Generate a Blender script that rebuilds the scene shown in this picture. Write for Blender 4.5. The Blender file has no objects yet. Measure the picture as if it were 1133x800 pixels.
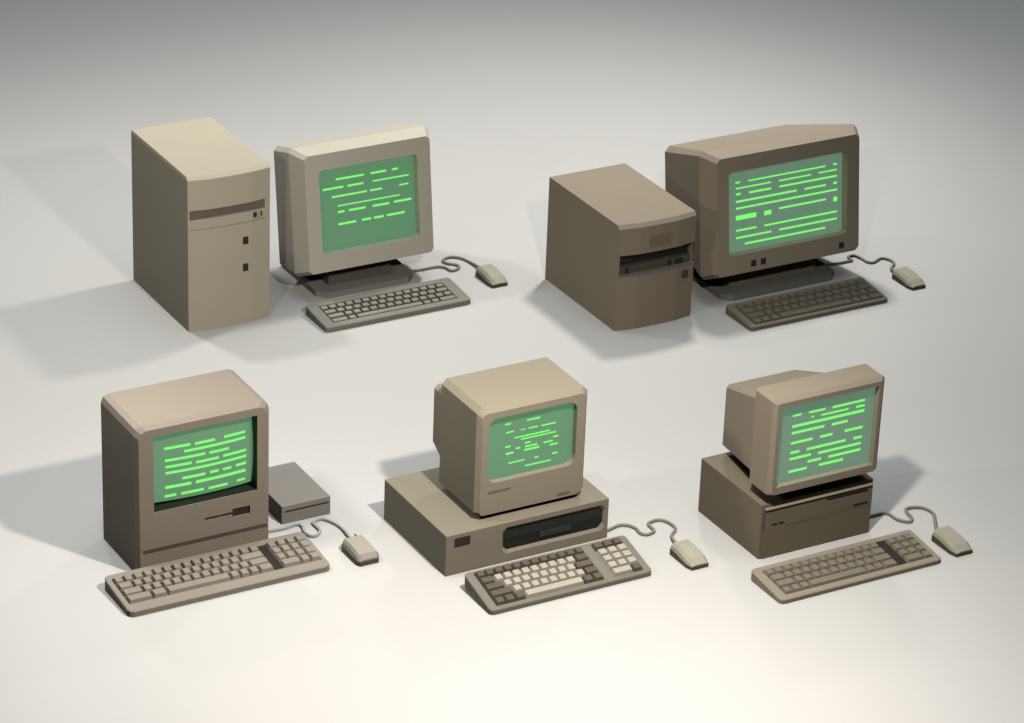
import bpy, bmesh, math, random
from mathutils import Vector, Matrix
random.seed(7)
C = bpy.context.scene.collection
scn = bpy.context.scene

# ------------------------------------------------------------------ materials
def mat(name, rgb, rough=0.6, spec=0.3, grain=0.03, bump=0.02):
    m = bpy.data.materials.new(name); m.use_nodes = True
    nt = m.node_tree; b = nt.nodes['Principled BSDF']
    b.inputs['Roughness'].default_value = rough
    b.inputs['Specular IOR Level'].default_value = spec
    tc = nt.nodes.new('ShaderNodeTexCoord')
    n = nt.nodes.new('ShaderNodeTexNoise'); n.inputs['Scale'].default_value = 9.0; n.inputs['Detail'].default_value = 4.0
    nt.links.new(tc.outputs['Object'], n.inputs['Vector'])
    mix = nt.nodes.new('ShaderNodeMix'); mix.data_type = 'RGBA'
    mix.inputs[6].default_value = (*[c*(1-grain) for c in rgb], 1)
    mix.inputs[7].default_value = (*[min(1, c*(1+grain)) for c in rgb], 1)
    nt.links.new(n.outputs['Fac'], mix.inputs[0])
    nt.links.new(mix.outputs[2], b.inputs['Base Color'])
    n2 = nt.nodes.new('ShaderNodeTexNoise'); n2.inputs['Scale'].default_value = 900.0
    nt.links.new(tc.outputs['Object'], n2.inputs['Vector'])
    bp = nt.nodes.new('ShaderNodeBump'); bp.inputs['Strength'].default_value = bump; bp.inputs['Distance'].default_value = 0.001
    nt.links.new(n2.outputs['Fac'], bp.inputs['Height']); nt.links.new(bp.outputs['Normal'], b.inputs['Normal'])
    return m

def emit_mat(name, rgb, emis, strength, rough=0.35):
    m = mat(name, rgb, rough, 0.3, 0.01, 0.0)
    b = m.node_tree.nodes['Principled BSDF']
    m.cycles.emission_sampling = 'NONE'
    b.inputs['Emission Color'].default_value = (*emis, 1); b.inputs['Emission Strength'].default_value = strength
    return m

M = dict(
    floor=mat('floor_paper', (.805, .78, .75), .75, .1, .008, 0),
    cream=mat('cream_plastic', (0.735, 0.665, 0.505)),
    cream_mon=mat('pale_cream_plastic', (0.8, 0.745, 0.61)),
    brown=mat('brown_beige_plastic', (0.425, 0.357, 0.26)),
    brown_mon=mat('warm_beige_plastic', (0.49, 0.413, 0.31)),
    mac=mat('pinkish_beige_plastic', (0.375, 0.32, 0.255)),
    khaki=mat('khaki_plastic', (0.445, 0.392, 0.29)),
    tan=mat('tan_plastic', (0.445, 0.375, 0.28)),
    tan_cpu=mat('tan_case_plastic', (.285, .24, .165)),
    khaki_cpu=mat('khaki_case_plastic', (0.365, 0.322, 0.245)),
    grey_box=mat('warm_grey_plastic', (0.36, 0.335, 0.305)),
    stand=mat('grey_green_stand', (0.37, 0.37, 0.33)),
    stand_dark=mat('dark_stand', (0.31, 0.315, 0.29)),
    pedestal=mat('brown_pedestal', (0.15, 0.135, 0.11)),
    kb_cream=mat('grey_keyboard_shell', (0.35, 0.34, 0.28)),
    kb_brown=mat('dark_tan_keyboard_shell', (0.29, 0.245, 0.18)),
    kb_mac=mat('rosy_keyboard_shell', (0.4, 0.355, 0.29)),
    kb_khaki=mat('taupe_keyboard_shell', (0.29, 0.265, 0.215)),
    kb_tan=mat('tan_keyboard_shell', (0.42, 0.36, 0.27)),
    key_cream=mat('grey_beige_keycap', (0.4, 0.385, 0.315)),
    key_brown=mat('dark_brown_keycap', (0.215, 0.185, 0.14)),
    key_mac=mat('rosy_keycap', (0.4, 0.35, 0.285)),
    key_light=mat('ivory_keycap', (0.6, 0.555, 0.445)),
    key_dark=mat('taupe_keycap', (.16, .135, .105)),
    key_tan=mat('tan_keycap', (0.3, 0.26, 0.2)),
    bed=mat('dark_key_bed', (.035, .034, .03)),  # dark wells; on the rosy keyboard this colour stands in for shade between keys
    mouse=mat('ivory_mouse_shell', (0.56, 0.525, 0.41)),
    mouse_mac=mat('rosy_mouse_shell', (0.52, 0.465, 0.39)),
    mouse_base=mat('dark_mouse_base', (0.14, 0.12, 0.09)),
    cord=mat('beige_cord', (0.38, 0.355, 0.29)),
    cord_grey=mat('pale_grey_cord', (0.56, 0.58, 0.58)),
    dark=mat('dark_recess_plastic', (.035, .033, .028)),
    black=mat('black_drive_plastic', (.022, .022, .021)),
    lever=mat('charcoal_lever', (.055, .06, .058)),
    black2=mat('black_drive_face', (.035, .035, .033)),
    badge=mat('brown_badge', (0.32, 0.26, 0.19)),
    olive=mat('olive_badge', (0.27, 0.23, 0.15)),
    silver=mat('silver_seam', (.42, .43, .42)),
    led=mat('pale_button', (.55, .52, .44)),
    screen_a=emit_mat('green_screen_glass', (.10, .16, .11), (.092, .235, .115), 0.85),
    screen_b=emit_mat('grey_green_screen_glass', (.14, .18, .15), (.125, .235, .15), 0.85),
    text=emit_mat('lit_phosphor_text', (.05, .10, .05), (.205, 1.0, .165), 1.0),
)

# ------------------------------------------------------------------ helpers
def new_obj(name, bm, m, parent=None, loc=(0, 0, 0), rot=(0, 0, 0)):
    bmesh.ops.recalc_face_normals(bm, faces=bm.faces)
    me = bpy.data.meshes.new(name); bm.to_mesh(me); bm.free()
    o = bpy.data.objects.new(name, me); C.objects.link(o)
    if m: me.materials.append(m)
    o.location = loc; o.rotation_euler = rot
    if parent: o.parent = parent
    return o

def thing(name, label, cat, loc, group=None):
    o = bpy.data.objects.new(name, None); C.objects.link(o)
    o.location = loc; o.empty_display_size = .05
    o['label'] = label; o['category'] = cat
    if group: o['group'] = group
    return o

def corner_loop(x0, x1, z0, z1, c, n=1, flat=False):
    """closed loop of a rectangle with cut (n=1) or rounded (n>1) corners, as (u, v) pairs"""
    if not isinstance(c, (tuple, list)): c = (c,)*4          # order: br, tr, tl, bl
    cen = [(x1-c[0], z0+c[0], -90, c[0]), (x1-c[1], z1-c[1], 0, c[1]), (x0+c[2], z1-c[2], 90, c[2]), (x0+c[3], z0+c[3], 180, c[3])]
    out = []
    for cx, cz, a, r in cen:
        for k in range(n+1):
            t0, t1, f = math.radians(a), math.radians(a+90), k/n
            if flat: out.append((cx+r*(math.cos(t0)*(1-f)+math.cos(t1)*f), cz+r*(math.sin(t0)*(1-f)+math.sin(t1)*f)))
            else: t = t0+(t1-t0)*f; out.append((cx+r*math.cos(t), cz+r*math.sin(t)))
    return out

def loft_bm(loops, cap0=True, cap1=True, bm=None):
    bm = bm or bmesh.new()
    vs = [[bm.verts.new(p) for p in L] for L in loops]
    n = len(loops[0])
    for a, b in zip(vs, vs[1:]):
        for i in range(n):
            bm.faces.new((a[i], a[(i+1) % n], b[(i+1) % n], b[i]))
    if cap0: bm.faces.new(vs[0])
    if cap1: bm.faces.new(vs[-1])
    return bm

def ysec(y, x0, x1, z0, z1, c, n=1, flat=False):
    return [(u, y, v) for u, v in corner_loop(x0, x1, z0, z1, c, n, flat)]

def add_box(bm, x0, x1, y0, y1, z0, z1):
    v = [bm.verts.new((x, y, z)) for z in (z0, z1) for x, y in ((x0, y0), (x1, y0), (x1, y1), (x0, y1))]
    for f in ((0, 3, 2, 1), (4, 5, 6, 7), (0, 1, 5, 4), (1, 2, 6, 5), (2, 3, 7, 6), (3, 0, 4, 7)):
        bm.faces.new([v[i] for i in f])

def box_bm(x0, x1, y0, y1, z0, z1, bev=0, seg=1):
    bm = bmesh.new(); add_box(bm, x0, x1, y0, y1, z0, z1)
    if bev: bmesh.ops.bevel(bm, geom=list(bm.edges), offset=bev, segments=seg, profile=.5, affect='EDGES')
    return bm

def cut(o, cutters):
    """carve recesses: cutters are bmeshes in the object's own coordinates"""
    for bm in cutters:
        bmesh.ops.recalc_face_normals(bm, faces=bm.faces)
        me = bpy.data.meshes.new('cutter'); bm.to_mesh(me); bm.free()
        c = bpy.data.objects.new('cutter', me); C.objects.link(c)
        c.parent = o
        md = o.modifiers.new('b', 'BOOLEAN'); md.operation = 'DIFFERENCE'; md.solver = 'EXACT'; md.object = c
        bpy.context.view_layer.update()
        dg = bpy.context.evaluated_depsgraph_get()
        new = bpy.data.meshes.new_from_object(o.evaluated_get(dg), depsgraph=dg)
        o.modifiers.clear(); old = o.data; mats = [m for m in old.materials]
        o.data = new; new.name = old.name
        new.materials.clear()
        for m in mats: new.materials.append(m)
        for p in new.polygons: p.material_index = 0
        bpy.data.objects.remove(c)

def extrude_xy(poly, z0, z1):
    return loft_bm([[(x, y, z0) for x, y in poly], [(x, y, z1) for x, y in poly]])

def tube_bm(pts, r, seg=6):
    P = [Vector(p) for p in pts]; out = []
    for i in range(len(P)-1):
        p0 = P[max(i-1, 0)]; p1 = P[i]; p2 = P[i+1]; p3 = P[min(i+2, len(P)-1)]
        for k in range(3):
            t = k/3
            out.append(0.5*((2*p1)+(p2-p0)*t+(2*p0-5*p1+4*p2-p3)*t*t+(3*p1-p0-3*p2+p3)*t**3))
    out.append(P[-1])
    loops = []
    for i, p in enumerate(out):
        d = (out[min(i+1, len(out)-1)]-out[max(i-1, 0)]).normalized()
        s = Vector((0, 0, 1)).cross(d).normalized(); u = d.cross(s).normalized()
        loops.append([tuple(p+r*(math.cos(a)*s+math.sin(a)*u)) for a in [2*math.pi*k/seg+.3 for k in range(seg)]])
    return loft_bm(loops)

# ------------------------------------------------------------------ screens
TEXT = {
 'cream': [(0.106, 0.1944, 0.2575, 0.0057), (0.2156, 0.2653, 0.2577, 0.0057), (0.2842, 0.3029, 0.2579, 0.0057), (0.0638, 0.1287, 0.2333, 0.0057), (0.1413, 0.1917, 0.2331, 0.0057), (0.221, 0.3356, 0.2338, 0.0043), (0.3048, 0.334, 0.2089, 0.0043), (0.0914, 0.2016, 0.2078, 0.0052), (0.2122, 0.2497, 0.2078, 0.0052), (0.1084, 0.305, 0.1794, 0.0038), (0.1085, 0.1286, 0.1611, 0.0062), (0.1432, 0.1957, 0.1612, 0.0062), (0.2181, 0.2704, 0.161, 0.0062), (0.2858, 0.3417, 0.162, 0.0062), (0.1082, 0.1636, 0.1255, 0.0062), (0.1824, 0.2118, 0.126, 0.0062), (0.2199, 0.251, 0.1258, 0.0062), (0.2617, 0.3185, 0.1262, 0.0062)],
 'wide': [(0.0779, 0.094, 0.263, 0.0049), (0.1219, 0.3856, 0.2626, 0.0044), (0.4123, 0.4251, 0.2634, 0.0055), (0.0791, 0.1984, 0.2456, 0.0044), (0.2253, 0.3361, 0.2452, 0.0044), (0.3621, 0.4252, 0.2461, 0.0044), (0.0796, 0.0957, 0.2286, 0.006), (0.1242, 0.199, 0.2274, 0.006), (0.2272, 0.4259, 0.2276, 0.0055), (0.0795, 0.2863, 0.2064, 0.006), (0.3129, 0.3872, 0.2061, 0.0055), (0.4133, 0.4261, 0.2071, 0.0065), (0.0794, 0.4269, 0.1863, 0.0055), (0.0793, 0.1483, 0.1581, 0.0136), (0.1751, 0.1995, 0.157, 0.0131), (0.2265, 0.3874, 0.163, 0.0055), (0.4136, 0.4271, 0.1584, 0.0136), (0.0797, 0.1488, 0.1206, 0.0055), (0.1757, 0.4267, 0.1203, 0.0055), (0.079, 0.1995, 0.0987, 0.0055), (0.2265, 0.4262, 0.0991, 0.0055), (0.1087, 0.386, 0.0778, 0.0055)],
 'boxy': [(0.081, 0.0968, 0.2326, 0.0047), (0.1416, 0.1778, 0.2323, 0.0047), (0.084, 0.1056, 0.2102, 0.0039), (0.1258, 0.1377, 0.2097, 0.003), (0.1465, 0.1727, 0.2095, 0.0039), (0.182, 0.222, 0.2088, 0.0039), (0.1081, 0.2068, 0.1912, 0.0039), (0.1265, 0.2245, 0.1836, 0.0039), (0.2166, 0.2314, 0.1714, 0.0047), (0.138, 0.1536, 0.1712, 0.0047), (0.1908, 0.2167, 0.1609, 0.0047), (0.1389, 0.1726, 0.1612, 0.0047), (0.2082, 0.2297, 0.1508, 0.0047), (0.0834, 0.0988, 0.1713, 0.0047), (0.1137, 0.1256, 0.1616, 0.0047), (0.1371, 0.1788, 0.1523, 0.0056), (0.0863, 0.1071, 0.1524, 0.0056), (0.2156, 0.2309, 0.1254, 0.0043), (0.1662, 0.1778, 0.1254, 0.0039), (0.094, 0.1387, 0.1256, 0.0039), (0.1402, 0.2133, 0.1084, 0.0039)],
 'tan': [(0.0646, 0.0903, 0.2022, 0.0055), (0.1117, 0.1596, 0.202, 0.0059), (0.1807, 0.2764, 0.2016, 0.0059), (0.1202, 0.1266, 0.1885, 0.005), (0.1492, 0.2289, 0.1872, 0.005), (0.251, 0.2764, 0.1872, 0.0059), (0.0656, 0.2768, 0.1731, 0.0073), (0.0657, 0.1606, 0.155, 0.0068), (0.1826, 0.2296, 0.1542, 0.0068), (0.2232, 0.2763, 0.1278, 0.0068), (0.0661, 0.1288, 0.1275, 0.0068), (0.1507, 0.1872, 0.1275, 0.0068), (0.066, 0.0925, 0.1014, 0.0068), (0.1139, 0.2287, 0.1013, 0.0068), (0.2511, 0.276, 0.101, 0.0068), (0.0655, 0.1277, 0.0844, 0.0068), (0.1488, 0.2748, 0.0834, 0.0068), (0.1199, 0.1589, 0.0664, 0.0068), (0.181, 0.2755, 0.0661, 0.0068), (0.0652, 0.1181, 0.0497, 0.0068), (0.1544, 0.2258, 0.0495, 0.0068)],
 'mac': [(0.0829, 0.1492, 0.3159, 0.0065), (0.161, 0.2134, 0.3149, 0.0065), (0.2376, 0.2949, 0.3157, 0.0065), (0.1325, 0.2949, 0.3008, 0.0065), (0.0838, 0.1865, 0.2843, 0.0065), (0.197, 0.2494, 0.2835, 0.0065), (0.0849, 0.151, 0.2671, 0.0065), (0.1623, 0.222, 0.2657, 0.0065), (0.2334, 0.2967, 0.2668, 0.0065), (0.0851, 0.2971, 0.2507, 0.0065), (0.1275, 0.1866, 0.2294, 0.007), (0.1985, 0.2218, 0.2304, 0.007), (0.2333, 0.2563, 0.2299, 0.007), (0.2683, 0.2967, 0.2317, 0.007), (0.0847, 0.1505, 0.2114, 0.0079), (0.1623, 0.2958, 0.2114, 0.0079), (0.2726, 0.2949, 0.1871, 0.006), (0.0835, 0.1131, 0.1867, 0.007), (0.1258, 0.1846, 0.1862, 0.007), (0.1969, 0.2482, 0.1852, 0.007)],
}

def screen_text(bars, ypos, parent):
    """rows of lit blocks; ypos(x, z) is the depth of the glass there"""
    bm = bmesh.new()
    for a, b, z, t in bars:
        n = max(1, int((b-a)/.02)); xs = [a+(b-a)*i/n for i in range(n+1)]
        top = [bm.verts.new((x, ypos(x, z+t/2)-.0012, z+t/2)) for x in xs]
        bot = [bm.verts.new((x, ypos(x, z-t/2)-.0012, z-t/2)) for x in xs]
        for i in range(n): bm.faces.new((bot[i], bot[i+1], top[i+1], top[i]))
    return new_obj('text_lines', bm, M['text'], parent)

def flat_screen(x0, x1, z0, z1, c, r, m, bars, parent, n=1):
    bm = loft_bm([ysec(r, x0-.001, x1+.001, z0-.001, z1+.001, c, n), ysec(r+.006, x0-.001, x1+.001, z0-.001, z1+.001, c, n)])
    s = new_obj('screen', bm, m, parent)
    screen_text(bars, lambda x, z: r, s)
    return s

def shell_with_opening(name, secs, op, r, m, parent, n=1, loc=(0, 0, 0), rot=(0, 0, 0)):
    """secs: (y, x0, x1, z0, z1, corner) front to back; op: (x0, x1, z0, z1, corner)"""
    loops = [ysec(r+.008, *op[:4], op[4], n), ysec(secs[0][0], *op[:4], op[4], n)]
    loops += [ysec(s[0], *s[1:5], s[5], n, i > 0) for i, s in enumerate(secs)]
    return new_obj(name, loft_bm(loops), m, parent, loc, rot)

# ------------------------------------------------------------------ keyboards
key_cache = {}
def key_mesh(w, d, h, ti, m):
    k = (round(w, 4), round(d, 4), round(h, 4), ti, m.name)
    if k not in key_cache:
        bm = loft_bm([[(0, 0, 0), (w, 0, 0), (w, d, 0), (0, d, 0)],
                      [(ti, ti, h), (w-ti, ti, h), (w-ti, d-ti*.6, h), (ti, d-ti*.6, h)]])
        bmesh.ops.recalc_face_normals(bm, faces=bm.faces)
        me = bpy.data.meshes.new('key'); bm.to_mesh(me); bm.free(); me.materials.append(m)
        key_cache[k] = me
    return key_cache[k]

def keyboard(label, loc, w, d, hf, hb, mshell, blocks, mk, corner=.008, well=.006, keyh=.007, ti=.002, gap=.0035, gapy=None, wells=None, under=0):
    """blocks: list of (u0, u1, v0, v1, rows) ; rows back to front, each a list of widths or (width, material)"""
    t = thing('keyboard', label, 'keyboard', loc, 'keyboards in front of the computers')
    gapy = gapy or gap
    sl = (hb-hf)/d; ang = math.atan(sl)
    lp = corner_loop(0, w, 0, d, corner, 2)
    top = [(x, y, hf+sl*y) for x, y in lp]
    e = .0022
    lp2 = corner_loop(e, w-e, e, d-e, corner*.8, 2)
    bott = [(x, y, max(0, under*(y/d))) for x, y in lp]
    s = new_obj('shell', loft_bm([bott, [(x, y, z-e) for x, y, z in top], [(x, y, hf+sl*y) for x, y in lp2]]), mshell, t)
    wells = wells or [(b[0], b[1], b[2], b[3]) for b in blocks]
    cs = []; beds = bmesh.new()
    for u0, u1, v0, v1 in wells:
        lo = lambda v, o: hf+sl*v+o
        cs.append(loft_bm([[(u0, v0, lo(v0, -well)), (u1, v0, lo(v0, -well)), (u1, v1, lo(v1, -well)), (u0, v1, lo(v1, -well))],
                           [(u0, v0, lo(v0, .02)), (u1, v0, lo(v0, .02)), (u1, v1, lo(v1, .02)), (u0, v1, lo(v1, .02))]]))
        g = .0004
        loft_bm([[(u0+g, v0+g, lo(v0, -well+.0003)), (u1-g, v0+g, lo(v0, -well+.0003)), (u1-g, v1-g, lo(v1, -well+.0003)), (u0+g, v1-g, lo(v1, -well+.0003))],
                 [(u0+g, v0+g, lo(v0, -well+.0012)), (u1-g, v0+g, lo(v0, -well+.0012)), (u1-g, v1-g, lo(v1, -well+.0012)), (u0+g, v1-g, lo(v1, -well+.0012))]], bm=beds)
    cut(s, cs)
    new_obj('key_bed', beds, M['bed'], t)
    for u0, u1, v0, v1, rows in blocks:
        rd = (v1-v0)/len(rows)
        for i, row in enumerate(rows):
            tot = sum(k[0] if isinstance(k, tuple) else k for k in row); U = (u1-u0)/tot
            v = v1-(i+1)*rd; u = u0
            for k in row:
                kw, km = k if isinstance(k, tuple) else (k, mk)
                if km:
                    o = bpy.data.objects.new('key', key_mesh(kw*U-gap, rd-gapy, keyh, ti, km)); C.objects.link(o)
                    o.parent = t; o.location = (u+gap/2, v+gapy/2, hf+sl*(v+gapy/2)-well+.001); o.rotation_euler = (ang, 0, 0)
                u += kw*U
    return t

# ------------------------------------------------------------------ mice
def mouse(label, loc, w, d, m, cord, cord_mat, square=False):
    t = thing('mouse', label, 'mouse', loc, 'mice beside the keyboards')
    if square: prof = [(0, .012, .016), (.010, .014, .0285), (.055, .015, .0335), (d-.012, .015, .033), (d, .012, .026)]
    else: prof = [(0, .009, .012), (.020, .010, .0235), (.045, .013, .030), (.072, .016, .0325), (d-.008, .016, .031), (d, .013, .023)]
    n = len(prof)
    lb = []; ls = []
    for i, (y, hb, ht) in enumerate(prof):
        e = .006 if i in (0, n-1) else 0
        lb.append([(e, y, .0), (w-e, y, .0), (w-e+.0, y, hb), (e, y, hb)])
        q = .011 if not square else .008
        yy = y+.0015 if i == 0 else y-.0015 if i == n-1 else y
        ls.append([(e+.001, yy, hb+.0002), (w-e-.001, yy, hb+.0002), (w-e-.001-q*.25, yy, hb+(ht-hb)*.55), (w-e-q, yy, ht), (e+q, yy, ht), (e+.001+q*.25, yy, hb+(ht-hb)*.55)])
    new_obj('base', loft_bm(lb), M['mouse_base'], t)
    new_obj('shell', loft_bm(ls), m, t)
    if square:
        bm = bmesh.new()
        for x in (.018, .038): add_box(bm, x, x+.003, d-.014, d-.003, .0325, .0345)
        new_obj('button_gap', bm, M['mouse_base'], t)
    lx, ly = loc[0], loc[1]
    r = .0042
    pts = [(x-lx, y-ly, r) for x, y in cord]
    pts = pts[:-1]+[(pts[-1][0], pts[-1][1], .008), (w*.42, d-.002, .014)]
    new_obj('cable', tube_bm(pts, r), cord_mat, t)
    return t

# ================================================================== FLOOR
bm = bmesh.new(); f = [bm.verts.new(p) for p in ((-30, -30, 0), (30, -30, 0), (30, 30, 0), (-30, 30, 0))]; bm.faces.new(f)
fl = new_obj('floor', bm, M['floor']); fl['kind'] = 'structure'

# ================================================================== 1. CREAM TOWER + MONITOR (back left)
def tower_poly(w, d, bulge, inset=0):
    xs = [0, .25, .5, .75, 1]; bl = [0, .86, 1, .86, 0]
    return [(w*x, -bulge*b+inset) for x, b in zip(xs, bl)]+[(w, d), (0, d)]

def tower_body(w, d, h, bulge, ch, m, parent, z0=0, name='body', flush_side=0):
    a = tower_poly(w, d, bulge); b = tower_poly(w, d, bulge, ch)
    b = [(min(max(x, .0015), w-.0015), y) for x, y in b]
    k = 5
    b2 = b[:k]+[(w-.0015, d), (.0015, d)]
    return new_obj(name, loft_bm([[(x, y, z0) for x, y in a], [(x, y, h-ch*.8) for x, y in a], [(x, y, h) for x, y in b2]]), m, parent)

t = thing('tower_case', 'tall cream tower case with a single wide drive slot, standing left of the cream monitor', 'computer tower', (-.725, .543, 0))
b = tower_body(.2474, .3862, .4617, .0125, .011, M['cream'], t)
cut(b, [box_bm(.005, .2305, -.03, .002, .3363, .3637)])
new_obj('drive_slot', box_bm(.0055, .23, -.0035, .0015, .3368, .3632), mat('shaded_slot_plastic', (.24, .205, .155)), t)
bm = bmesh.new(); add_box(bm, .1922, .200, -.0136, -.002, .3175, .3305)
new_obj('button', bm, M['dark'], t)
new_obj('button', box_bm(.2015, .2135, -.0128, -.002, .3180, .3305), M['led'], t)
bm = bmesh.new(); add_box(bm, .2145, .2185, -.0112, -.002, .3180, .3305); new_obj('button', bm, M['dark'], t)
# thin pale seam following the curved face
sp = tower_poly(.2474, .3862, .0125)[:5]
sp = [(max(x, .004), y) for x, y in sp[:4]]+[(.232, -.0035)]
bm = bmesh.new()
for (xa, ya), (xb, yb) in zip(sp, sp[1:]):
    vv = [bm.verts.new(p) for p in ((xa, ya-.0012, .3062), (xb, yb-.0012, .3062), (xb, yb-.0012, .3082), (xa, ya-.0012, .3082),
                                    (xa, ya+.002, .3062), (xb, yb+.002, .3062), (xb, yb+.002, .3082), (xa, ya+.002, .3082))]
    for q in ((0, 1, 2, 3), (7, 6, 5, 4), (0, 4, 5, 1), (3, 2, 6, 7), (0, 3, 7, 4), (1, 5, 6, 2)): bm.faces.new([vv[i] for i in q])
new_obj('seam', bm, M['silver'], t)
for z0 in (.2417, .1605):
    new_obj('button', box_bm(.160, .1755, -.0136, -.002, z0, z0+.0215), M['dark'], t)

t = thing('monitor', 'cream monitor on a grey stand, right beside the tall cream tower', 'monitor', (-.147, .73, 0), 'computer monitors')
ox, oy = -.147, .73
st = [(x-ox, y-oy) for x, y in corner_loop(-.302, .010, .581, .86, (.028, .028, .028, .028), 1)]
new_obj('stand_base', extrude_xy(st, 0, .0175), M['stand'], t)
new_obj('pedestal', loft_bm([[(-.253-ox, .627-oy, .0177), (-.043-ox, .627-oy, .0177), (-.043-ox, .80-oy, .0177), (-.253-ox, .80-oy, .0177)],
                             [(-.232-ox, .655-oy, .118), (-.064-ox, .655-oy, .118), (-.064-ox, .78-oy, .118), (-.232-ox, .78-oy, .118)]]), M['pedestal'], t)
W, H = .395, .345
secs = [(0, 0, W, 0, H, .010), (.052, -.023, W+.023, -.016, H+.0155, .012), (.150, -.023, W+.023, -.012, H+.001, .012), (.27, .06, W-.06, .05, H-.085, .02)]
hs = shell_with_opening('housing', secs, (.043, .353, .0505, .2975, .008), .025, M['cream_mon'], t, 1, (-.345-ox, .558-oy, .095), (-.132, 0, 0))
flat_screen(.043, .353, .0505, .2975, .008, .025, M['screen_a'], TEXT['cream'], hs)

CR = M['key_cream']
one = lambda n: [1]*n
keyboard('grey-beige keyboard with small flush keys, in front of the cream monitor', (-.3821, .3764, 0), .4607, .140, .0158, .0283, M['kb_cream'],
         [(.032, .4255, .020, .118, [one(15), [1.5]+one(12)+[1.5], [2]+one(12)+[1], [2, 1, 8, 1, 1, 2]])], CR, corner=.010, well=.0030, keyh=.0026, ti=.0005, gap=.0068, gapy=.0092)
mouse('small grey-beige mouse right of the cream monitor, curly cable running to its stand', (.1795, .4445, 0), .060, .103, M['mouse'],
      [(0.0, .645), (0.024, 0.641), (0.06, 0.639), (0.103, 0.639), (0.124, 0.625), (0.13, 0.597), (0.15, 0.598), (0.164, 0.611), (0.162, 0.629), (0.145, 0.647), (0.14, 0.667), (0.157, 0.682), (0.18, 0.681), (0.199, 0.662), (0.208, 0.631), (0.211, 0.585)], M['cord'])

# ================================================================== 2. BROWN TOWER + WIDE MONITOR (back right)
t = thing('tower_case', 'short brown tower case with a dark gap across its front, left of wide monitor', 'computer tower', (.3558, .0493, 0))
w, d, h = .2515, .3922, .3195
new_obj('body', box_bm(0, w, .034, d, 0, h-.0005), M['brown'], t)
a = tower_poly(w, .034, .0125)
def slab(name, z0, z1, ch, m, y1=.0338):
    A = tower_poly(w, y1, .0125); Bt = [(x, y+ch) for x, y in A[:5]]+A[5:]
    L = [[(x, y, z0) for x, y in A], [(x, y, z1-ch) for x, y in A], [(x, y, z1) for x, y in Bt]] if ch else [[(x, y, z0) for x, y in A], [(x, y, z1) for x, y in A]]
    return new_obj(name, loft_bm(L), m, t)
slab('top_panel', .2290, h, .010, M['brown'])
A = tower_poly(w, .0338, .0125)
slab('front_door', 0, .1640, 0, M['brown'])
new_obj('recess_wall', box_bm(.0, .0075, .002, .0338, .1642, .2288), M['brown'], t)
new_obj('recess_wall', box_bm(w-.004, w, .010, .0338, .1642, .2288), M['brown'], t)
new_obj('drive_bay', box_bm(.0077, w-.0042, .0125, .0338, .1642, .1860), mat('shaded_bay_plastic', (.15, .13, .10)), t)
new_obj('drive_slot', box_bm(.0077, w-.0042, .029, .0338, .1862, .2288), M['dark'], t)
for x0, x1 in ((.034, .044), (.172, .184), (.197, .221)):
    new_obj('button', box_bm(x0, x1, .0105, .014, .1665, .1815), M['dark'], t)
new_obj('door_edge', loft_bm([[(min(max(x, .0006), w-.0006), y-.0005, zz) for x, y in A[:5]]+[(w-.0006, .011, zz), (.0006, .011, zz)] for zz in (.1622, .1646)]), mat('grey_edge_trim', (.27, .265, .235)), t)
new_obj('badge', box_bm(.095, .163, -.0142, -.0095, .2465, .280), M['badge'], t)
new_obj('button', box_bm(.209, .2285, -.0115, -.004, .130, .1500), mat('muted_brown_button', (.10, .085, .065)), t)

ox, oy = .9375, .25
t = thing('monitor', 'wide warm-beige monitor, largest of the screens, right of the short brown tower', 'monitor', (ox, oy, 0), 'computer monitors')
st = [(x-ox, y-oy) for x, y in corner_loop(.742, 1.138, .079, .40, (.028, .028, .028, .028), 1)]
new_obj('stand_base', extrude_xy(st, 0, .0175), M['stand_dark'], t)
new_obj('pedestal', loft_bm([[(.789-ox, .13-oy, .0177), (1.086-ox, .13-oy, .0177), (1.086-ox, .34-oy, .0177), (.789-ox, .34-oy, .0177)],
                             [(.775-ox, .140-oy, .118), (1.10-ox, .140-oy, .118), (1.10-ox, .34-oy, .118), (.775-ox, .34-oy, .118)]]), mat('warm_pedestal', (.32, .27, .19)), t)
W, H = .486, .349
secs = [(0, 0, W, 0, H, .012), (.051, -.025, W+.025, -.016, H+.015, .012), (.32, .026, W-.026, .05, H-.0385, .016), (.36, .08, W-.08, .09, H-.10, .02)]
hs = shell_with_opening('housing', secs, (.040, .444, .057, .3035, .008), .026, M['brown_mon'], t, 1, (.697-ox, .057-oy, .095), (-.128, 0, 0))
flat_screen(.040, .444, .057, .3035, .008, .026, M['screen_b'], TEXT['wide'], hs)
for x in (.1141, .1472, .4172): new_obj('button', box_bm(x, x+.0165, -.0015, .004, .0152, .0326), M['dark'], hs)

KB = M['key_brown']
keyboard('dark brown keyboard with crowded dark keys, in front of the wide monitor', (.7051, -.117, 0), .4721, .140, .0127, .0253, M['kb_brown'],
         [(.020, .462, .010, .124, [one(15), [1.5]+one(12)+[1.5], [2]+one(12)+[1], [1, 1, 1, 8.5, 1, 1, 1.5]])], KB, corner=.010, well=.004, keyh=.0085, ti=.003, gap=.0045, gapy=.0035)
mouse('small beige mouse at the far right of the back row, beside the dark keyboard', (1.282, -.080, 0), .058, .104, M['mouse'],
      [(1.12, .168), (1.155, 0.167), (1.23, 0.166), (1.245, 0.169), (1.248, 0.193), (1.27, 0.195), (1.278, 0.169), (1.28, 0.139), (1.295, 0.128), (1.333, 0.144), (1.35, 0.121), (1.345, 0.095), (1.318, 0.071), (1.309, 0.052)], M['cord'])

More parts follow.
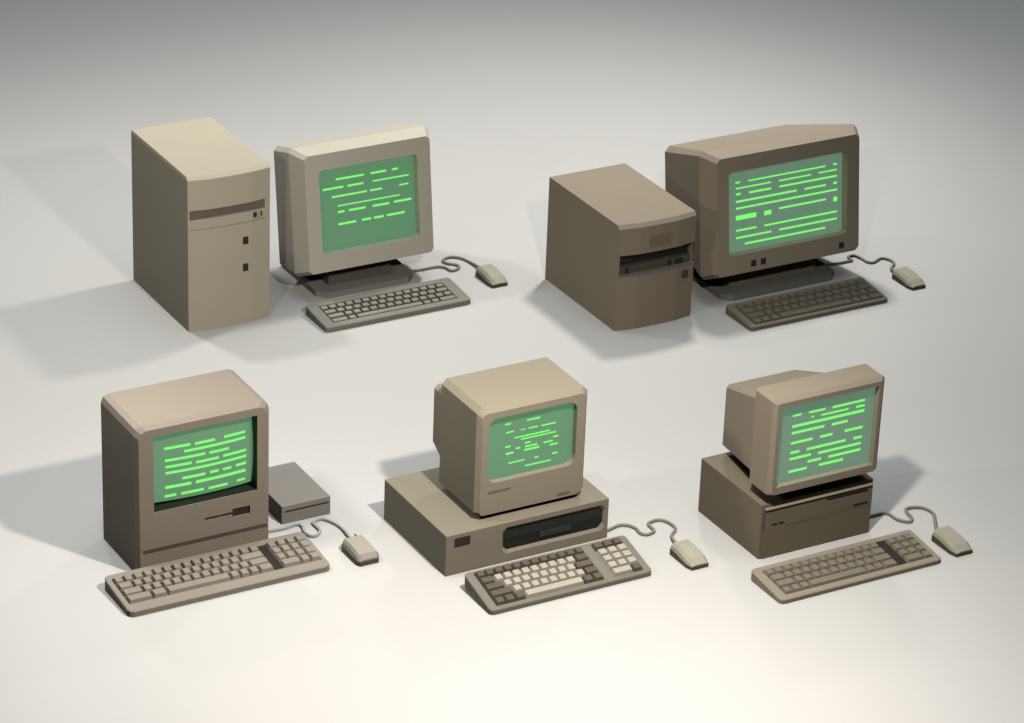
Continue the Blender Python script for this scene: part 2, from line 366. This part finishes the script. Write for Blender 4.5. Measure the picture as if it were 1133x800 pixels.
# ================================================================== 3. ALL-IN-ONE (front left)
t = thing('all_in_one_computer', 'upright beige all-in-one computer with screen and floppy slot in one case', 'computer', (-1.394, -.651, 0))
W, D, H = .353, .216, .393
def ms(y, e):
    return [(u, y, v) for u, v in corner_loop(e, W-e, 0, H-e, (.001, .020, .020, .001), 2)]
op = [(u, v) for u, v in corner_loop(.0475, .318, .1605, .363, .001, 2)]
loops = [[(u, .050, v) for u, v in op], [(u, 0, v) for u, v in op], ms(0, .010), ms(.010, 0), ms(D-.012, 0), ms(D, .012)]
body = new_obj('case', loft_bm(loops), M['mac'], t)
# undercut below the front lip, open to the right
cut(body, [loft_bm([[(.022, -.02, -.01), (W+.02, -.02, -.01), (W+.02, -.02, .0635), (.014, -.02, .0635)],
                    [(.022, .0, -.01), (W+.02, .0, -.01), (W+.02, .0, .0635), (.014, .0, .0635)],
                    [(.022, .0065, -.01), (W+.02, .0065, -.01), (W+.02, .0065, .049), (.022, .0065, .049)]]),
           box_bm(.179, .2525, -.02, .012, .1090, .1155), box_bm(.252, .2988, -.02, .016, .1005, .1232)])
new_obj('floppy_slot', box_bm(.1795, .2515, .0015, .0118, .1095, .1150), M['dark'], t)
new_obj('floppy_slot', box_bm(.2525, .2982, .004, .0158, .1010, .1227), M['dark'], t)
# recessed dark surround and bulging glass
new_obj('screen_surround', box_bm(.0470, .3186, .044, .0498, .160, .3634), mat('dark_surround', (.03, .034, .033)), t)
bm = bmesh.new(); e = .0012
for (x0, x1, z0, z1) in ((.3180-e, .3184, .161, .3628), (.0479, .318, .1606, .1606+e), (.0471, .0475+e, .161, .3628), (.0479, .318, .3628-e, .3633)):
    add_box(bm, x0, x1, .0030, .0437, z0, z1)
new_obj('screen_liner', bm, mat('dark_liner', (.028, .030, .028)), t)
sx0, sx1, sz0, sz1 = .050, .3155, .173, .372
def ymac(x, z):
    a = (x-(.0475+.318)/2)/.135; b_ = (z-.262)/.10
    return .030-.018*(1-min(1, a*a)*.55)*(1-min(1, b_*b_)*.55)+.0
bm = bmesh.new(); N = 14
g = []
for j in range(N+1):
    row = []
    for i in range(N+1):
        a = -1+2*i/N; b_ = -1+2*j/N
        x = .1835+.1335*a*(1-.030*b_*b_); z = .2665+.0955*b_*(1-.03*a*a)
        row.append(bm.verts.new((x, ymac(x, z), z)))
    g.append(row)
for j in range(N):
    for i in range(N): bm.faces.new((g[j][i], g[j][i+1], g[j+1][i+1], g[j+1][i]))
ed = [e_ for e_ in bm.edges if len(e_.link_faces) == 1]
r_ = bmesh.ops.extrude_edge_only(bm, edges=ed)
for v in r_['geom']:
    if isinstance(v, bmesh.types.BMVert): v.co.y = .0436
scr = new_obj('screen', bm, M['screen_a'], t)
screen_text(TEXT['mac'], ymac, scr)

t = thing('disk_drive', 'flat warm-grey external disk drive lying behind the right side of the all-in-one computer', 'disk drive', (-.971, -.570, 0))
b = new_obj('case', box_bm(0, .134, 0, .206, .0, .050, .0012), M['grey_box'], t)
cut(b, [box_bm(.009, .129, -.01, .008, .0305, .0360)])
new_obj('disk_slot', box_bm(.0095, .1285, .0012, .0078, .0308, .0357), M['dark'], t)

MK = M['key_mac']
keyboard('rosy-beige keyboard with number pad, below the all-in-one computer', (-1.4889, -.8292, 0), .5275, .1613, .0155, .0307, M['kb_mac'],
         [(.0135, .392, .031, .140, [one(15), [1.5]+one(11)+[2.5], [2]+one(11)+[2], [2.5, 1.5, 6.5, 1, 1, 1, 1.5]]),
          (.4145, .515, .031, .140, [one(4), one(4), one(4), [2, 1, 1]])], MK, corner=.014, well=.0035, keyh=.0105, ti=.0035, gap=.002,
         wells=[(.0135, .516, .031, .140)])
mouse('squarish rosy-beige mouse with pale grey cable, right of the rosy-beige keyboard', (-.897, -.843, 0), .062, .102, M['mouse_mac'],
      [(-1.06, -.590), (-1.018, -0.592), (-0.975, -0.595), (-0.941, -0.59), (-0.932, -0.605), (-0.939, -0.633), (-0.934, -0.658), (-0.919, -0.661), (-0.902, -0.644), (-0.901, -0.616), (-0.899, -0.599), (-0.874, -0.59), (-0.856, -0.616), (-0.848, -0.656), (-0.855, -0.715)], M['cord_grey'], True)

# ================================================================== 4. KHAKI DESKTOP (front middle)
t = thing('desktop_case', 'flat khaki desktop case with a long black drive bay, under the boxy khaki monitor', 'computer case', (-.7283, -.9748, 0))
W, D, H = .4549, .3252, .1107
b = new_obj('body', box_bm(0, W, 0, D, 0, H, .0012), M['khaki_cpu'], t)
bay = lambda y, e: [(u, y, v) for u, v in corner_loop(.1572-e, .4440+e, .0275-e, .0935+e, .012, 1)]
cut(b, [loft_bm([bay(-.01, .006), bay(0, .003), bay(.005, -.0030), bay(.0115, -.0030)])])
new_obj('drive_bay', loft_bm([bay(.0080, -.0034), bay(.0113, -.0034)]), M['black'], t)
new_obj('drive_face', box_bm(.163, .438, .0068, .0078, .0600, .0895), M['black2'], t)
new_obj('drive_lever', box_bm(.262, .351, .0045, .0078, .0440, .0590), M['lever'], t)
new_obj('badge', box_bm(.0230, .0655, -.0015, .004, .0772, .0993), mat('dark_badge', (.05, .042, .032)), t)

ox, oy = -.486, -.84
t = thing('monitor', 'boxy khaki monitor with a rounded green screen, standing on the flat khaki desktop case', 'monitor', (ox+.0085, oy+.0145, .1109), 'computer monitors')
new_obj('foot', box_bm(-.60-ox, -.375-ox, -.925-oy, -.80-oy, .0, .008), mat('dark_foot', (.07, .06, .045)), t)
W, H = .306, .295
secs = [(0, .010, W-.010, .006, H-.014, (.022, .014, .014, .010)), (.013, 0, W, .0, H, .014), (.190, 0, W, .0, H, .014), (.1905, .012, W-.012, .05, H-.045, .010), (.250, .012, W-.012, .085, H-.045, .010), (.251, .05, W-.05, .11, H-.09, .010)]
hs = shell_with_opening('housing', secs, (.028, .2725, .090, .264, .024), .017, M['khaki'], t, 4, (-.639-ox, -.957-oy, .0070), (0, 0, 0))
flat_screen(.028, .2725, .090, .264, .024, .017, M['screen_a'], TEXT['boxy'], hs, 4)
bm = loft_bm([[(.032, -.001, .0665), (.0925, -.001, .0605), (.0925, -.001, .0655), (.032, -.001, .0712)][::1], [(.032, .004, .0665), (.0925, .004, .0605), (.0925, .004, .0655), (.032, .004, .0712)]])
bm.free()
new_obj('badge', box_bm(.0323, .0927, -.001, .004, .0638, .0690), M['olive'], hs)
new_obj('badge', box_bm(.2263, .2613, -.001, .004, .0142, .0207), M['olive'], hs)

L, Dk = M['key_light'], M['key_dark']
l = lambda n: [(1, L)]*n
dk = lambda *w: [(x, Dk) for x in w]
keyboard('two-tone keyboard with ivory and brown keys, in front of the khaki desktop case', (-.7196, -1.1869, 0), .4492, .1386, .0134, .0460, M['kb_khaki'],
         [(.022, .3195, .011, .130, [dk(*one(12)), dk(1.5)+l(9)+dk(1.5), dk(2)+l(8)+dk(2), dk(2.5)+l(8)+dk(1.5), dk(1.1, 1.1, 1.1)+[(6.5, L)]+dk(1.1, 1.1)]),
          (.347, .4285, .011, .130, [dk(1, 1, 1), l(3), l(3), l(3), [(2, L), (1, Dk)]])], Dk, corner=.010, well=.004, keyh=.0110, ti=.0032, gap=.002, under=.012)
mouse('beige mouse with a curly cable, just right of the two-tone keyboard', (-.178, -1.2085, 0), .060, .102, M['mouse'],
      [(-.285, -.955), (-0.256, -0.949), (-0.219, -0.939), (-0.197, -0.95), (-0.188, -0.973), (-0.191, -0.994), (-0.182, -1.01), (-0.162, -1.007), (-0.152, -0.998), (-0.15, -0.968), (-0.137, -0.958), (-0.113, -0.958), (-0.098, -0.979), (-0.099, -1.015), (-0.128, -1.042), (-0.141, -1.080)], M['cord'])

# ================================================================== 5. TAN DESKTOP (front right)
t = thing('desktop_case', 'dark tan desktop case with thin floppy slots, under the slab-fronted tan monitor', 'computer case', (.0057, -1.2338, 0))
W, D, H = .3292, .2804, .1492
b = new_obj('body', box_bm(0, W, .004, D, 0, H), M['tan_cpu'], t)
pn = loft_bm([[(.008, .0041, .0), (W-.002, .0041, .0), (W-.002, .0041, .1415), (.008, .0041, .1415)],
              [(.008, 0, 0), (W-.002, 0, 0), (W-.002, 0, .1375), (.008, 0, .1375)]])
pn = new_obj('front_panel', pn, M['tan_cpu'], t)
new_obj('panel_ridge', loft_bm([[(.009, -.0035, .1365), (W-.004, -.0035, .1365), (W-.004, -.0015, .1395), (.009, -.0015, .1395)],
                                [(.009, .004, .1365), (W-.004, .004, .1365), (W-.004, .004, .1395), (.009, .004, .1395)]]), M['tan'], t)
new_obj('panel_groove', box_bm(.0062, .0095, -.0006, .004, .0815, .137), M['pedestal'], t)
cut(pn, [box_bm(.1915, .3145, -.01, .0032, .1185, .1275)])
new_obj('floppy_slot', box_bm(.1918, .3142, .0012, .0031, .1188, .1272), M['dark'], t)
new_obj('floppy_slot', box_bm(.2713, .3142, -.001, .003, .0875, .0922), M['dark'], t)
for x in (.0320, .0510): new_obj('indicator_light', box_bm(x, x+.0138, -.001, .003, .0896, .0936), M['dark'], t)
new_obj('panel_seam', box_bm(.075, .325, -.0004, .003, .0800, .0808), M['pedestal'], t)

ox, oy = .170, -1.10
t = thing('monitor', 'tan monitor with a slab front and tapering back, on the dark tan desktop case', 'monitor', (ox, oy, .1494), 'computer monitors')
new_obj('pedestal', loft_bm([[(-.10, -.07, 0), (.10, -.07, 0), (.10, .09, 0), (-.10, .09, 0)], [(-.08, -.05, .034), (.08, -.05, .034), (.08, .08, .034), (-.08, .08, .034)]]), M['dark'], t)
W, H = .325, .261
secs = [(0, .010, W-.010, .004, H-.009, .006), (.009, 0, W, 0, H, .006), (.084, 0, W, 0, H, .006), (.0842, .018, W-.018, .014, H-.031, .006), (.295, .057, W-.057, -.012, H-.098, .008), (.30, .09, W-.09, .04, H-.14, .008)]
hs = shell_with_opening('housing', secs, (.021, .3055, .0235, .239, .001), .016, M['tan'], t, 2, (.008-ox, -1.249-oy, .0296), (0, 0, 0))
flat_screen(.021, .3055, .0235, .239, .001, .016, M['screen_b'], TEXT['tan'], hs, 2)

KT = M['key_tan']
keyboard('tan keyboard with dark strip before its number pad, below the dark tan case', (-.067, -1.443, 0), .4752, .1409, .0122, .0271, M['kb_tan'],
         [(.0235, .357, .018, .123, [one(13), [1.5]+one(10)+[1.5], [2]+one(9)+[2], [1, 1, 1, 6.6, 1, 1, 1.6]]),
          (.383, .4595, .018, .123, [one(3), one(3), one(3), [2, 1]])], KT, corner=.012, well=.004, keyh=.0085, ti=.003, gap=.0036, gapy=.003,
         wells=[(.0235, .4605, .0175, .1235)])
mouse('beige mouse at the far right of the front row, beside the tan keyboard', (.451, -1.435, 0), .060, .106, M['mouse'],
      [(.32, -1.172), (0.385, -1.171), (0.428, -1.176), (0.433, -1.214), (0.452, -1.238), (0.47, -1.227), (0.477, -1.195), (0.49, -1.177), (0.525, -1.188), (0.536, -1.223), (0.52, -1.255), (0.489, -1.305)], M['cord'])

# ================================================================== CAMERA
cam = bpy.data.cameras.new('camera'); co = bpy.data.objects.new('camera', cam); C.objects.link(co)
R = Vector((0.87294419, -0.48653575, 0.03537532)); U = Vector((0.18408245, 0.39570032, 0.89974158)); F = Vector((0.45175447, 0.77891221, -0.43498699))
m = Matrix.Identity(4)
for i in range(3): m[i][0], m[i][1], m[i][2] = R[i], U[i], -F[i]
m.translation = Vector((-4.06579019, -7.01020985, 3.91488288))
co.matrix_world = m
cam.sensor_width = 36; cam.sensor_fit = 'HORIZONTAL'; cam.lens = 3626.8/1133*36; cam.clip_end = 200; cam.clip_start = .1
scn.camera = co

# ================================================================== LIGHT
def lamp(name, loc, power, col, r=.035, spot=None):
    ld = bpy.data.lights.new(name, 'SPOT' if spot else 'POINT'); ld.energy = power; ld.color = col
    ld.shadow_soft_size = r
    o = bpy.data.objects.new(name, ld); C.objects.link(o); o.location = loc
    if spot:
        ld.spot_size = math.radians(spot[1]); ld.spot_blend = spot[2]
        o.rotation_euler = (Vector(spot[0])-Vector(loc)).to_track_quat('-Z', 'Y').to_euler()
    return o
LA = lamp('key_lamp', (-.66, -1.90, 1.76), 138, (1, .935, .85), .05, ((-1.24, -1.40, 0), 172, 1))
LB = lamp('back_right_lamp', (1.14, 1.04, 2.30), 126, (1, .965, .915), .13, ((.75, .95, 0), 116, 1))
LD = lamp('back_left_lamp', (-.97, 1.42, 2.02), 46, (1, .965, .915), .08, ((-1.0, 1.15, 0), 122, 1))
LE = lamp('left_lamp', (-1.46, -.56, .95), 11.5, (1, .965, .915), .05)

w = bpy.data.worlds.new('World'); scn.world = w; w.use_nodes = True
nt = w.node_tree; bg = nt.nodes['Background']
tcw = nt.nodes.new('ShaderNodeTexCoord'); sep = nt.nodes.new('ShaderNodeSeparateXYZ')
nt.links.new(tcw.outputs['Generated'], sep.inputs[0])
mx = nt.nodes.new('ShaderNodeMath'); mx.operation = 'MAXIMUM'; mx.inputs[1].default_value = 0; nt.links.new(sep.outputs['Z'], mx.inputs[0])
pw = nt.nodes.new('ShaderNodeMath'); pw.operation = 'POWER'; pw.inputs[1].default_value = 14; nt.links.new(mx.outputs[0], pw.inputs[0])
mc = nt.nodes.new('ShaderNodeMix'); mc.data_type = 'RGBA'                 # added overhead ambient glow, narrowed so tops brighten and sides stay dark
mc.inputs[6].default_value = (.006, .0065, .0065, 1); mc.inputs[7].default_value = (.82, .93, .99, 1)
nt.links.new(pw.outputs[0], mc.inputs[0]); nt.links.new(mc.outputs[2], bg.inputs['Color'])
bg.inputs['Strength'].default_value = 1.9

scn.render.engine = 'CYCLES'
scn.cycles.diffuse_bounces = 0
scn.view_settings.view_transform = 'Standard'; scn.view_settings.look = 'None'
scn.view_settings.exposure = 0; scn.view_settings.gamma = 1
